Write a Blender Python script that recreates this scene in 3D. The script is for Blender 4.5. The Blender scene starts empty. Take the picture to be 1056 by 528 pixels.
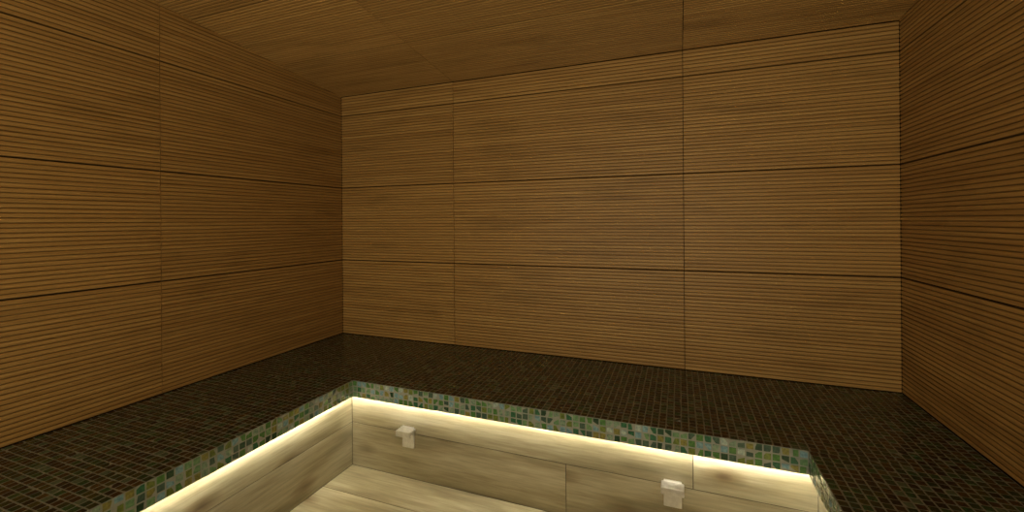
import bpy, bmesh, math, random
from mathutils import Matrix, Vector
random.seed(4)
Z0=1.51
D=3.0; XL=-2.734; XR=1.1415; YF=-1.7
DECK=Z0-0.965; CEIL=Z0+1.089; SL=0.1075
TX0,TX1,TY0,TY1=-1.865,0.497,-0.75,2.125
scene=bpy.context.scene
try: scene.view_settings.view_transform='Standard'
except Exception: pass

def ceil_z(y): return CEIL+SL*(D-y)

# ---------- materials ----------
def newmat(name):
    m=bpy.data.materials.new(name); m.use_nodes=True
    nt=m.node_tree; b=nt.nodes['Principled BSDF']; return m,nt,b
def N(nt,t,**k):
    n=nt.nodes.new(t)
    for a,v in k.items(): setattr(n,a,v)
    return n
def ramp(nt,stops):
    r=N(nt,'ShaderNodeValToRGB'); e=r.color_ramp.elements
    e[0].position=stops[0][0]; e[0].color=(*stops[0][1],1)
    e[1].position=stops[-1][0]; e[1].color=(*stops[-1][1],1)
    for p,c in stops[1:-1]:
        x=e.new(p); x.color=(*c,1)
    return r
def mixc(nt,fac,a,b,mode='MIX'):
    m=N(nt,'ShaderNodeMix',data_type='RGBA',blend_type=mode)
    for i,v in ((0,fac),(6,a),(7,b)):
        if isinstance(v,(int,float)): m.inputs[i].default_value=v
        elif isinstance(v,tuple): m.inputs[i].default_value=(*v,1)
        else: nt.links.new(v,m.inputs[i])
    return m.outputs[2]
def noise(nt,vec,scale,detail=3,rough=.55,off=None):
    mp=N(nt,'ShaderNodeMapping'); mp.inputs['Scale'].default_value=scale
    nt.links.new(vec,mp.inputs[0])
    if off is not None: nt.links.new(off,mp.inputs['Location'])
    n=N(nt,'ShaderNodeTexNoise'); n.inputs['Scale'].default_value=1
    n.inputs['Detail'].default_value=detail; n.inputs['Roughness'].default_value=rough
    nt.links.new(mp.outputs[0],n.inputs['Vector']); return n.outputs['Fac']
def isl_off(nt):
    g=N(nt,'ShaderNodeNewGeometry'); m=N(nt,'ShaderNodeMath',operation='MULTIPLY'); m.inputs[1].default_value=37
    nt.links.new(g.outputs['Random Per Island'],m.inputs[0])
    c=N(nt,'ShaderNodeCombineXYZ')
    for i in range(3): nt.links.new(m.outputs[0],c.inputs[i])
    return g.outputs['Random Per Island'],c.outputs[0]

def wood_slat(name,axis,dark=1.0):
    m,nt,b=newmat(name)
    tc=N(nt,'ShaderNodeTexCoord'); v=tc.outputs['Object']
    r,off=isl_off(nt)
    def sc(al,ac): return tuple(al if i==axis else ac for i in range(3))
    n1=noise(nt,v,sc(.9,60),2,.5,off)
    n2=noise(nt,v,sc(3,320),3,.6,off)
    n3=noise(nt,v,sc(1.8,8),3,.6,off)
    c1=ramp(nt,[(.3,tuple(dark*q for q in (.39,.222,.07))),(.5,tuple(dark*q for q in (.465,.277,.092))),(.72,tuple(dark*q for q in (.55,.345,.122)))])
    nt.links.new(n1,c1.inputs[0])
    c2=ramp(nt,[(.3,(.77,.72,.64)),(.55,(1,1,1)),(.8,(1.12,1.12,1.08))]); nt.links.new(n2,c2.inputs[0])
    c3=ramp(nt,[(.3,(.58,.56,.5)),(.46,(1,1,1))]); nt.links.new(n3,c3.inputs[0])
    c=mixc(nt,1.0,c1.outputs[0],c2.outputs[0],'MULTIPLY')
    c=mixc(nt,.45,c,c3.outputs[0],'MULTIPLY')
    cr=ramp(nt,[(0,(.93,.93,.93)),(1,(1.06,1.06,1.06))]); nt.links.new(r,cr.inputs[0])
    c=mixc(nt,1.0,c,cr.outputs[0],'MULTIPLY')
    nt.links.new(c,b.inputs['Base Color'])
    b.inputs['Roughness'].default_value=.42
    b.inputs['Specular IOR Level'].default_value=.35
    return m
def plank_tile(name,axis,light=1.0):
    m,nt,b=newmat(name)
    tc=N(nt,'ShaderNodeTexCoord'); v=tc.outputs['Object']
    r,off=isl_off(nt)
    def sc(al,ac): return tuple(al if i==axis else ac for i in range(3))
    n1=noise(nt,v,sc(1.1,8),4,.6,off)
    n2=noise(nt,v,sc(4,80),4,.65,off)
    L=light
    c1=ramp(nt,[(.3,(.15*L,.12*L,.062*L)),(.5,(.28*L,.235*L,.135*L)),(.7,(.42*L,.365*L,.24*L))]); nt.links.new(n1,c1.inputs[0])
    c2=ramp(nt,[(.3,(.74,.72,.67)),(.6,(1.05,1.05,1.05))]); nt.links.new(n2,c2.inputs[0])
    c=mixc(nt,1.0,c1.outputs[0],c2.outputs[0],'MULTIPLY')
    mp=N(nt,'ShaderNodeMapping'); mp.inputs['Scale'].default_value=sc(2.0,4.2); nt.links.new(v,mp.inputs[0]); nt.links.new(off,mp.inputs['Location'])
    vo=N(nt,'ShaderNodeTexVoronoi'); vo.inputs['Scale'].default_value=1; nt.links.new(mp.outputs[0],vo.inputs['Vector'])
    k=ramp(nt,[(.03,(.25,.17,.1)),(.09,(.6,.5,.4)),(.22,(1,1,1))]); nt.links.new(vo.outputs['Distance'],k.inputs[0])
    c=mixc(nt,.9,c,k.outputs[0],'MULTIPLY')
    nt.links.new(c,b.inputs['Base Color'])
    b.inputs['Roughness'].default_value=.42
    return m
def plain(name,col,rough=.6,metal=0,spec=.5):
    m,nt,b=newmat(name)
    tc=N(nt,'ShaderNodeTexCoord'); n=noise(nt,tc.outputs['Object'],(40,40,40),3)
    r=ramp(nt,[(.3,tuple(x*.85 for x in col)),(.7,tuple(min(1,x*1.12) for x in col))]); nt.links.new(n,r.inputs[0])
    nt.links.new(r.outputs[0],b.inputs['Base Color'])
    b.inputs['Roughness'].default_value=rough; b.inputs['Metallic'].default_value=metal
    b.inputs['Specular IOR Level'].default_value=spec
    return m
def mosaic_mat(name,stops,rough,bright=1):
    m,nt,b=newmat(name)
    g=N(nt,'ShaderNodeNewGeometry')
    r=ramp(nt,stops); r.color_ramp.interpolation='CONSTANT'
    nt.links.new(g.outputs['Random Per Island'],r.inputs[0])
    tc=N(nt,'ShaderNodeTexCoord'); n=noise(nt,tc.outputs['Object'],(90,90,90),3)
    s=ramp(nt,[(.3,(.55*bright,.6*bright,.6*bright)),(.7,(1.3*bright,1.25*bright,1.1*bright))]); nt.links.new(n,s.inputs[0])
    c=mixc(nt,1.0,r.outputs[0],s.outputs[0],'MULTIPLY')
    nt.links.new(c,b.inputs['Base Color'])
    b.inputs['Roughness'].default_value=rough
    b.inputs['Specular IOR Level'].default_value=.5
    return m
def emis(name,col,st):
    m,nt,b=newmat(name)
    b.inputs['Base Color'].default_value=(*col,1)
    b.inputs['Emission Color'].default_value=(*col,1); b.inputs['Emission Strength'].default_value=st
    return m

M_wx=wood_slat('ribbed_wood_x',0); M_wy=wood_slat('ribbed_wood_y',1)
M_wxd=wood_slat('ribbed_wood_groove_shade_x',0,.45); M_wyd=wood_slat('ribbed_wood_groove_shade_y',1,.45)  # darker copy of the rib wood: groove shade painted in to sharpen the lines
M_back=plain('dark_joint_backing',(.02,.012,.006),.9,spec=.1)
M_px=plank_tile('wood_plank_tile_x',0,.92); M_py=plank_tile('wood_plank_tile_y',1,.92); M_pf=plank_tile('wood_plank_floor',0,1.3)
M_groutd=plain('grey_grout',(.24,.26,.23),.45)
M_joint=plain('plank_joint',(.05,.036,.018),.8)
deckcols=[(0,(.02,.035,.012)),(.14,(.045,.024,.01)),(.28,(.008,.04,.018)),(.4,(.06,.04,.012)),(.52,(.01,.01,.008)),(.64,(.02,.08,.03)),(.74,(.05,.055,.015)),(.84,(.015,.01,.01)),(.93,(.09,.14,.1))]
M_deck=mosaic_mat('dark_glass_mosaic',deckcols,.24,1.0)
bandcols=[(0,(.07,.19,.05)),(.13,(.14,.19,.04)),(.25,(.03,.13,.07)),(.36,(.22,.21,.06)),(.44,(.05,.1,.08)),(.56,(.14,.28,.15)),(.68,(.2,.3,.24)),(.78,(.02,.06,.03)),(.86,(.18,.33,.44)),(.94,(.34,.44,.46))]
M_band=mosaic_mat('iridescent_glass_mosaic',bandcols,.18)
M_chrome=plain('satin_chrome',(.95,.95,.95),.3,1)
M_led=emis('led_strip_glow',(1,.97,.84),135)
M_conc=plain('concrete',(.2,.19,.17),.9)

# ---------- mesh helper ----------
class MB:
    def __init__(s): s.v=[];s.f=[];s.m=[]
    def box(s,a,b,mi=0):
        i=len(s.v); x0,y0,z0=a;x1,y1,z1=b
        s.v+=[(x0,y0,z0),(x1,y0,z0),(x1,y1,z0),(x0,y1,z0),(x0,y0,z1),(x1,y0,z1),(x1,y1,z1),(x0,y1,z1)]
        for f in ((0,3,2,1),(4,5,6,7),(0,1,5,4),(1,2,6,5),(2,3,7,6),(3,0,4,7)):
            s.f.append(tuple(i+k for k in f)); s.m.append(mi)
    def obj(s,name,mats,parent=None,fix=True):
        me=bpy.data.meshes.new(name); me.from_pydata(s.v,[],s.f)
        for m in mats: me.materials.append(m)
        me.polygons.foreach_set('material_index',s.m)
        if fix:
            bm=bmesh.new(); bm.from_mesh(me); bmesh.ops.recalc_face_normals(bm,faces=bm.faces); bm.to_mesh(me); bm.free()
        me.update()
        o=bpy.data.objects.new(name,me); scene.collection.objects.link(o)
        if parent: o.parent=parent
        return o
PITCH=.0225
PROF=[(0,-1),(.07,-1),(.13,-.3),(.22,0),(.42,.1),(.6,.1),(.82,0),(.91,-.3),(.97,-1)]
def ribpanel(mb,u0,u1,v0,v1,mp,mi=0):
    g=.002; u0+=g;u1-=g;v0+=g;v1-=g
    if v1-v0<.01 or u1-u0<.01: return
    n=max(1,round((v1-v0)/PITCH)); p=(v1-v0)/n; d=.0052; T=.014
    pts=[(v0,0)]
    for k in range(n):
        for q,w in PROF: 
            if k==0 and q<.1: continue
            pts.append((v0+(k+q)*p,T+w*d))
    pts.append((v1,T-.3*d)); pts.append((v1,0))
    i=len(mb.v)
    for (v,w) in pts: mb.v.append(tuple(mp(u0,v,w)))
    for (v,w) in pts: mb.v.append(tuple(mp(u1,v,w)))
    L=len(pts)
    for k in range(L-1):
        lo=min(pts[k][1],pts[k+1][1])
        mb.f.append((i+k,i+k+1,i+L+k+1,i+L+k)); mb.m.append(2 if lo<T-.9*d else mi)  # groove faces get the wood with shade in its colour
    mb.f.append(tuple(i+k for k in range(L))); mb.m.append(mi)
    mb.f.append(tuple(i+L+k for k in reversed(range(L)))); mb.m.append(mi)

ROWS=[DECK,Z0-.327,Z0+.297,Z0+.921,CEIL]
BX=[XL,-1.637,.03,XR]
T=.014
mb=MB()
for i in range(3):
    for j in range(4):
        ribpanel(mb,BX[i],BX[i+1],ROWS[j],ROWS[j+1],lambda u,v,w:(u,D+T-w,v))
mb.box((XL-.1,D+T,DECK-.6),(XR+.1,D+.12,CEIL+.2),1)
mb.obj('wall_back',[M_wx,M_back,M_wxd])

def side(name,xw,s,ys):
    mb=MB()
    rows=[DECK,Z0-.327,Z0+.297,Z0+.921,Z0+1.545]
    for i in range(len(ys)-1):
        a,b=ys[i],ys[i+1]
        for j in range(4):
            ribpanel(mb,a,b,rows[j],rows[j+1],lambda u,v,w:(xw-s*(T-w),u,v))
    x0,x1=sorted((xw-s*T,xw-s*.12))
    mb.box((x0,YF-.1,DECK-.6),(x1,D+.1,Z0+1.7),1)
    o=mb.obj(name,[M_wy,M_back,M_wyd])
    bm=bmesh.new(); bm.from_mesh(o.data)
    bmesh.ops.bisect_plane(bm,geom=bm.verts[:]+bm.edges[:]+bm.faces[:],plane_co=(0,D,CEIL+.012),plane_no=Vector((0,SL,1)).normalized(),clear_outer=True)
    bm.to_mesh(o.data); bm.free()
side('wall_left',XL,1,[YF,-.09,1.582,D])
side('wall_right',XR,-1,[YF,-.09,1.582,D])

# front: unseen wall, assumed frosted glass in a metal frame, behind an added fill light
M_frost=plain('frosted_glass',(.7,.6,.45),.5)
mb=MB(); cf=ceil_z(YF)
mb.box((XL-.1,YF-.06,DECK-.6),(XR+.1,YF-.002,DECK+.02),0)
mb.box((XL-.1,YF-.06,cf-.06),(XR+.1,YF-.002,cf+.02),0)
xs=[XL,-1.76,-.8,.16,XR]
for x in xs: mb.box((x-.025,YF-.06,DECK+.02),(x+.025,YF-.002,cf-.06),0)
for a,b in zip(xs,xs[1:]): mb.box((a+.025,YF-.04,DECK+.02),(b-.025,YF-.028,cf-.06),1)
mb.obj('wall_front',[M_back,M_frost])
def area(name,loc,rot,sx,sy,e,col):
    l=bpy.data.lights.new(name,'AREA'); l.shape='RECTANGLE'; l.size=sx; l.size_y=sy; l.energy=e; l.color=col
    o=bpy.data.objects.new(name,l); scene.collection.objects.link(o); o.location=loc; o.rotation_euler=rot; return o
area('added_fill_light',((XL+XR)/2,YF+.06,DECK+1.05),(math.radians(116),0,math.radians(4)),3.5,1.8,94,(1,.88,.6))  # soft fill added out of view, inside the front wall, to brighten the room

# ceiling
mb=MB()
def cm(u,v,w):
    nz=Vector((0,SL,1)).normalized()
    return Vector((u,v,ceil_z(v)))+nz*(T-w)
cy=[YF,-.12,.504,1.128,1.752,2.376,D]
for i in range(3):
    for j in range(len(cy)-1):
        ribpanel(mb,BX[i],BX[i+1],cy[j],cy[j+1],cm)
def slab(t0,t1):
    i=len(mb.v)
    for (x,y,t) in ((XL-.1,YF-.1,t0),(XR+.1,YF-.1,t0),(XR+.1,D+.1,t0),(XL-.1,D+.1,t0),(XL-.1,YF-.1,t1),(XR+.1,YF-.1,t1),(XR+.1,D+.1,t1),(XL-.1,D+.1,t1)):
        mb.v.append((x,y,ceil_z(y)+t))
    for f in ((0,3,2,1),(4,5,6,7),(0,1,5,4),(1,2,6,5),(2,3,7,6),(3,0,4,7)):
        mb.f.append(tuple(i+q for q in f)); mb.m.append(1)
slab(.016,.12)
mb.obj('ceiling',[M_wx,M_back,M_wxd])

# ---------- mosaic deck ----------
TP=.0333
def tile(mb,c,a,b,n,mi,s=TP,g=.0022,tilt=.025):
    h=s/2-g; ch=.0012
    ta,tb=random.gauss(0,tilt),random.gauss(0,tilt)
    i=len(mb.v)
    for (p,q) in ((-h,-h),(h,-h),(h,h),(-h,h)):
        mb.v.append(tuple(c+a*p+b*q-n*.001))
    for (p,q) in ((-h+ch,-h+ch),(h-ch,-h+ch),(h-ch,h-ch),(-h+ch,h-ch)):
        mb.v.append(tuple(c+a*p+b*q+n*(.0006+ta*p+tb*q)))
    mb.f.append((i+4,i+5,i+6,i+7)); mb.m.append(mi)
    for k2 in range(4):
        mb.f.append((i+k2,i+(k2+1)%4,i+4+(k2+1)%4,i+4+k2)); mb.m.append(mi)
X=Vector((1,0,0));Y=Vector((0,1,0));Zv=Vector((0,0,1))
mb=MB()
def fill(x0,x1,y0,y1):
    nx=max(1,round((x1-x0)/TP)); ny=max(1,round((y1-y0)/TP)); sx=(x1-x0)/nx; sy=(y1-y0)/ny
    for i in range(nx):
        for j in range(ny):
            tile(mb,Vector((x0+(i+.5)*sx,y0+(j+.5)*sy,DECK)),X,Y,Zv,0,s=min(sx,sy))
e=.003
fill(XL+e,XR-e,TY1,D-e); fill(XL+e,TX0,TY0,TY1); fill(TX1,XR-e,TY0,TY1); fill(XL+e,XR-e,YF+e,TY0)
BH=.1
def band(p0,p1,nrm):
    L=(p1-p0).length; n=round(L/TP); s=L/n; d=(p1-p0)/L
    for i in range(n):
        for j in range(3):
            tile(mb,p0+d*(i+.5)*s-Zv*(j+.5)*TP,d,Zv if d.cross(Zv).dot(nrm)>0 else -Zv,nrm,1,s=min(s,TP),tilt=.05)
band(Vector((TX0,TY1,DECK)),Vector((TX1,TY1,DECK)),-Y)
band(Vector((TX0,TY0,DECK)),Vector((TX1,TY0,DECK)),Y)
band(Vector((TX0,TY0,DECK)),Vector((TX0,TY1,DECK)),X)
band(Vector((TX1,TY0,DECK)),Vector((TX1,TY1,DECK)),-X)
LT=.014; CV=.045
def ring(ix0,ix1,iy0,iy1,ox0,ox1,oy0,oy1,z0,z1,mi):
    mb.box((ox0,iy1,z0),(ox1,oy1,z1),mi); mb.box((ox0,oy0,z0),(ox1,iy0,z1),mi)
    mb.box((ox0,iy0,z0),(ix0,iy1,z1),mi); mb.box((ix1,iy0,z0),(ox1,iy1,z1),mi)
ring(TX0,TX1,TY0,TY1, XL+e,XR-e,YF+e,D-e, DECK-.03,DECK-.0001,2)
ring(TX0,TX1,TY0,TY1, TX0-LT,TX1+LT,TY0-LT,TY1+LT, DECK-BH,DECK-.03,2)
ring(TX0-CV-.012,TX1+CV+.012,TY0-CV-.012,TY1+CV+.012, XL+e,XR-e,YF+e,D-e, 0,DECK-.03,3)
mb.obj('tiled_deck',[M_deck,M_band,M_groutd,M_conc],fix=False)

# ---------- tub walls & floor planks ----------
WX0,WX1,WY0,WY1=TX0-CV,TX1+CV,TY0-CV,TY1+CV
TOP=DECK-.032; SEAM=Z0-1.245
mb=MB(); g=.002
def row(lo,hi,cuts,z0,z1,axis,pos,thick,mi):
    cs=[lo]+[c for c in cuts if lo<c<hi]+[hi]
    for a,b in zip(cs,cs[1:]):
        if axis==0: mb.box((a+g,min(pos,pos+thick),z0+g),(b-g,max(pos,pos+thick),z1-g),mi)
        else: mb.box((min(pos,pos+thick),a+g,z0+g),(max(pos,pos+thick),b-g,z1-g),mi)
for pos,th in ((WY1,.01),(WY0,-.01)):
    row(WX0,WX1,[.054],SEAM,TOP,0,pos,th,0); row(WX0,WX1,[-.548],0,SEAM,0,pos,th,0)
for pos,th in ((WX0,-.01),(WX1,.01)):
    row(WY0,WY1,[.3],SEAM,TOP,1,pos,th,1); row(WY0,WY1,[.9],0,SEAM,1,pos,th,1)
mb.box((WX0-.011,WY1+.003,0),(WX1+.011,WY1+.0115,TOP-.001),2); mb.box((WX0-.011,WY0-.0115,0),(WX1+.011,WY0-.003,TOP-.001),2)
mb.box((WX0-.0115,WY0,0),(WX0-.003,WY1,TOP-.001),2); mb.box((WX1+.003,WY0,0),(WX1+.0115,WY1,TOP-.001),2)
mb.obj('sunken_tub',[M_px,M_py,M_joint])
mb=MB()
y=WY1; j=0
while y>WY0+.01:
    y2=max(WY0,y-.24); off=[.3,-.7,.1,-.9][j%4]
    cs=[WX0]+[c for c in (off,) if WX0<c<WX1]+[WX1]
    for a,b in zip(cs,cs[1:]): mb.box((a+g,y2+g,-.01),(b-g,y-g,0),0)
    y=y2; j+=1
mb.box((WX0-.2,WY0-.2,-.1),(WX1+.2,WY1+.2,-.002),1)
mb.obj('floor',[M_pf,M_joint])

# LED strip on the hidden back face of the rim lip
mb=MB()
def ringb(a,b,z0,z1):
    mb.box((TX0-b,TY1+a,z0),(TX1+b,TY1+b,z1)); mb.box((TX0-b,TY0-b,z0),(TX1+b,TY0-a,z1))
    mb.box((TX0-b,TY0-a,z0),(TX0-a,TY1+a,z1)); mb.box((TX1+a,TY0-a,z0),(TX1+b,TY1+a,z1))
ringb(LT+.001,LT+.005,DECK-BH+.006,DECK-BH+.018)
mb.obj('led_strip',[M_led])

# ---------- chrome fixtures ----------
def fixture(x,z):
    bm=bmesh.new()
    def bx(a,b):
        r=bmesh.ops.create_cube(bm,size=1)
        c=[(a[i]+b[i])/2 for i in range(3)]; s=[b[i]-a[i] for i in range(3)]
        bmesh.ops.scale(bm,vec=s,verts=r['verts']); bmesh.ops.translate(bm,vec=c,verts=r['verts'])
    bx((-.040,-.010,-.066),(.040,-.0005,.058))
    bx((-.050,-.062,.036),(.050,-.004,.052))
    bx((-.050,-.062,.018),(.050,-.054,.040))
    bmesh.ops.bevel(bm,geom=bm.edges[:],offset=.0025,segments=2,affect='EDGES')
    me=bpy.data.meshes.new('chrome_water_spout'); bm.to_mesh(me); bm.free(); me.materials.append(M_chrome)
    o=bpy.data.objects.new('chrome_water_spout',me); scene.collection.objects.link(o)
    o.location=(x,WY1,z); return o
fixture(-1.494,Z0-1.262); fixture(-.035,Z0-1.278)

w=bpy.data.worlds.new('World'); scene.world=w; w.use_nodes=True
w.node_tree.nodes['Background'].inputs[0].default_value=(.9,.75,.55,1); w.node_tree.nodes['Background'].inputs[1].default_value=.1

# ---------- camera ----------
cd=bpy.data.cameras.new('Camera'); cam=bpy.data.objects.new('Camera',cd); scene.collection.objects.link(cam)
cd.sensor_width=36; cd.lens=448/1056*36; cd.shift_y=-36/1056; cd.clip_start=.02
cam.matrix_world=Matrix.Translation((0,0,Z0))@Matrix.Rotation(math.radians(21),4,'Z')@Matrix.Rotation(math.radians(90),4,'X')@Matrix.Rotation(math.radians(-.42),4,'Z')
scene.camera=cam
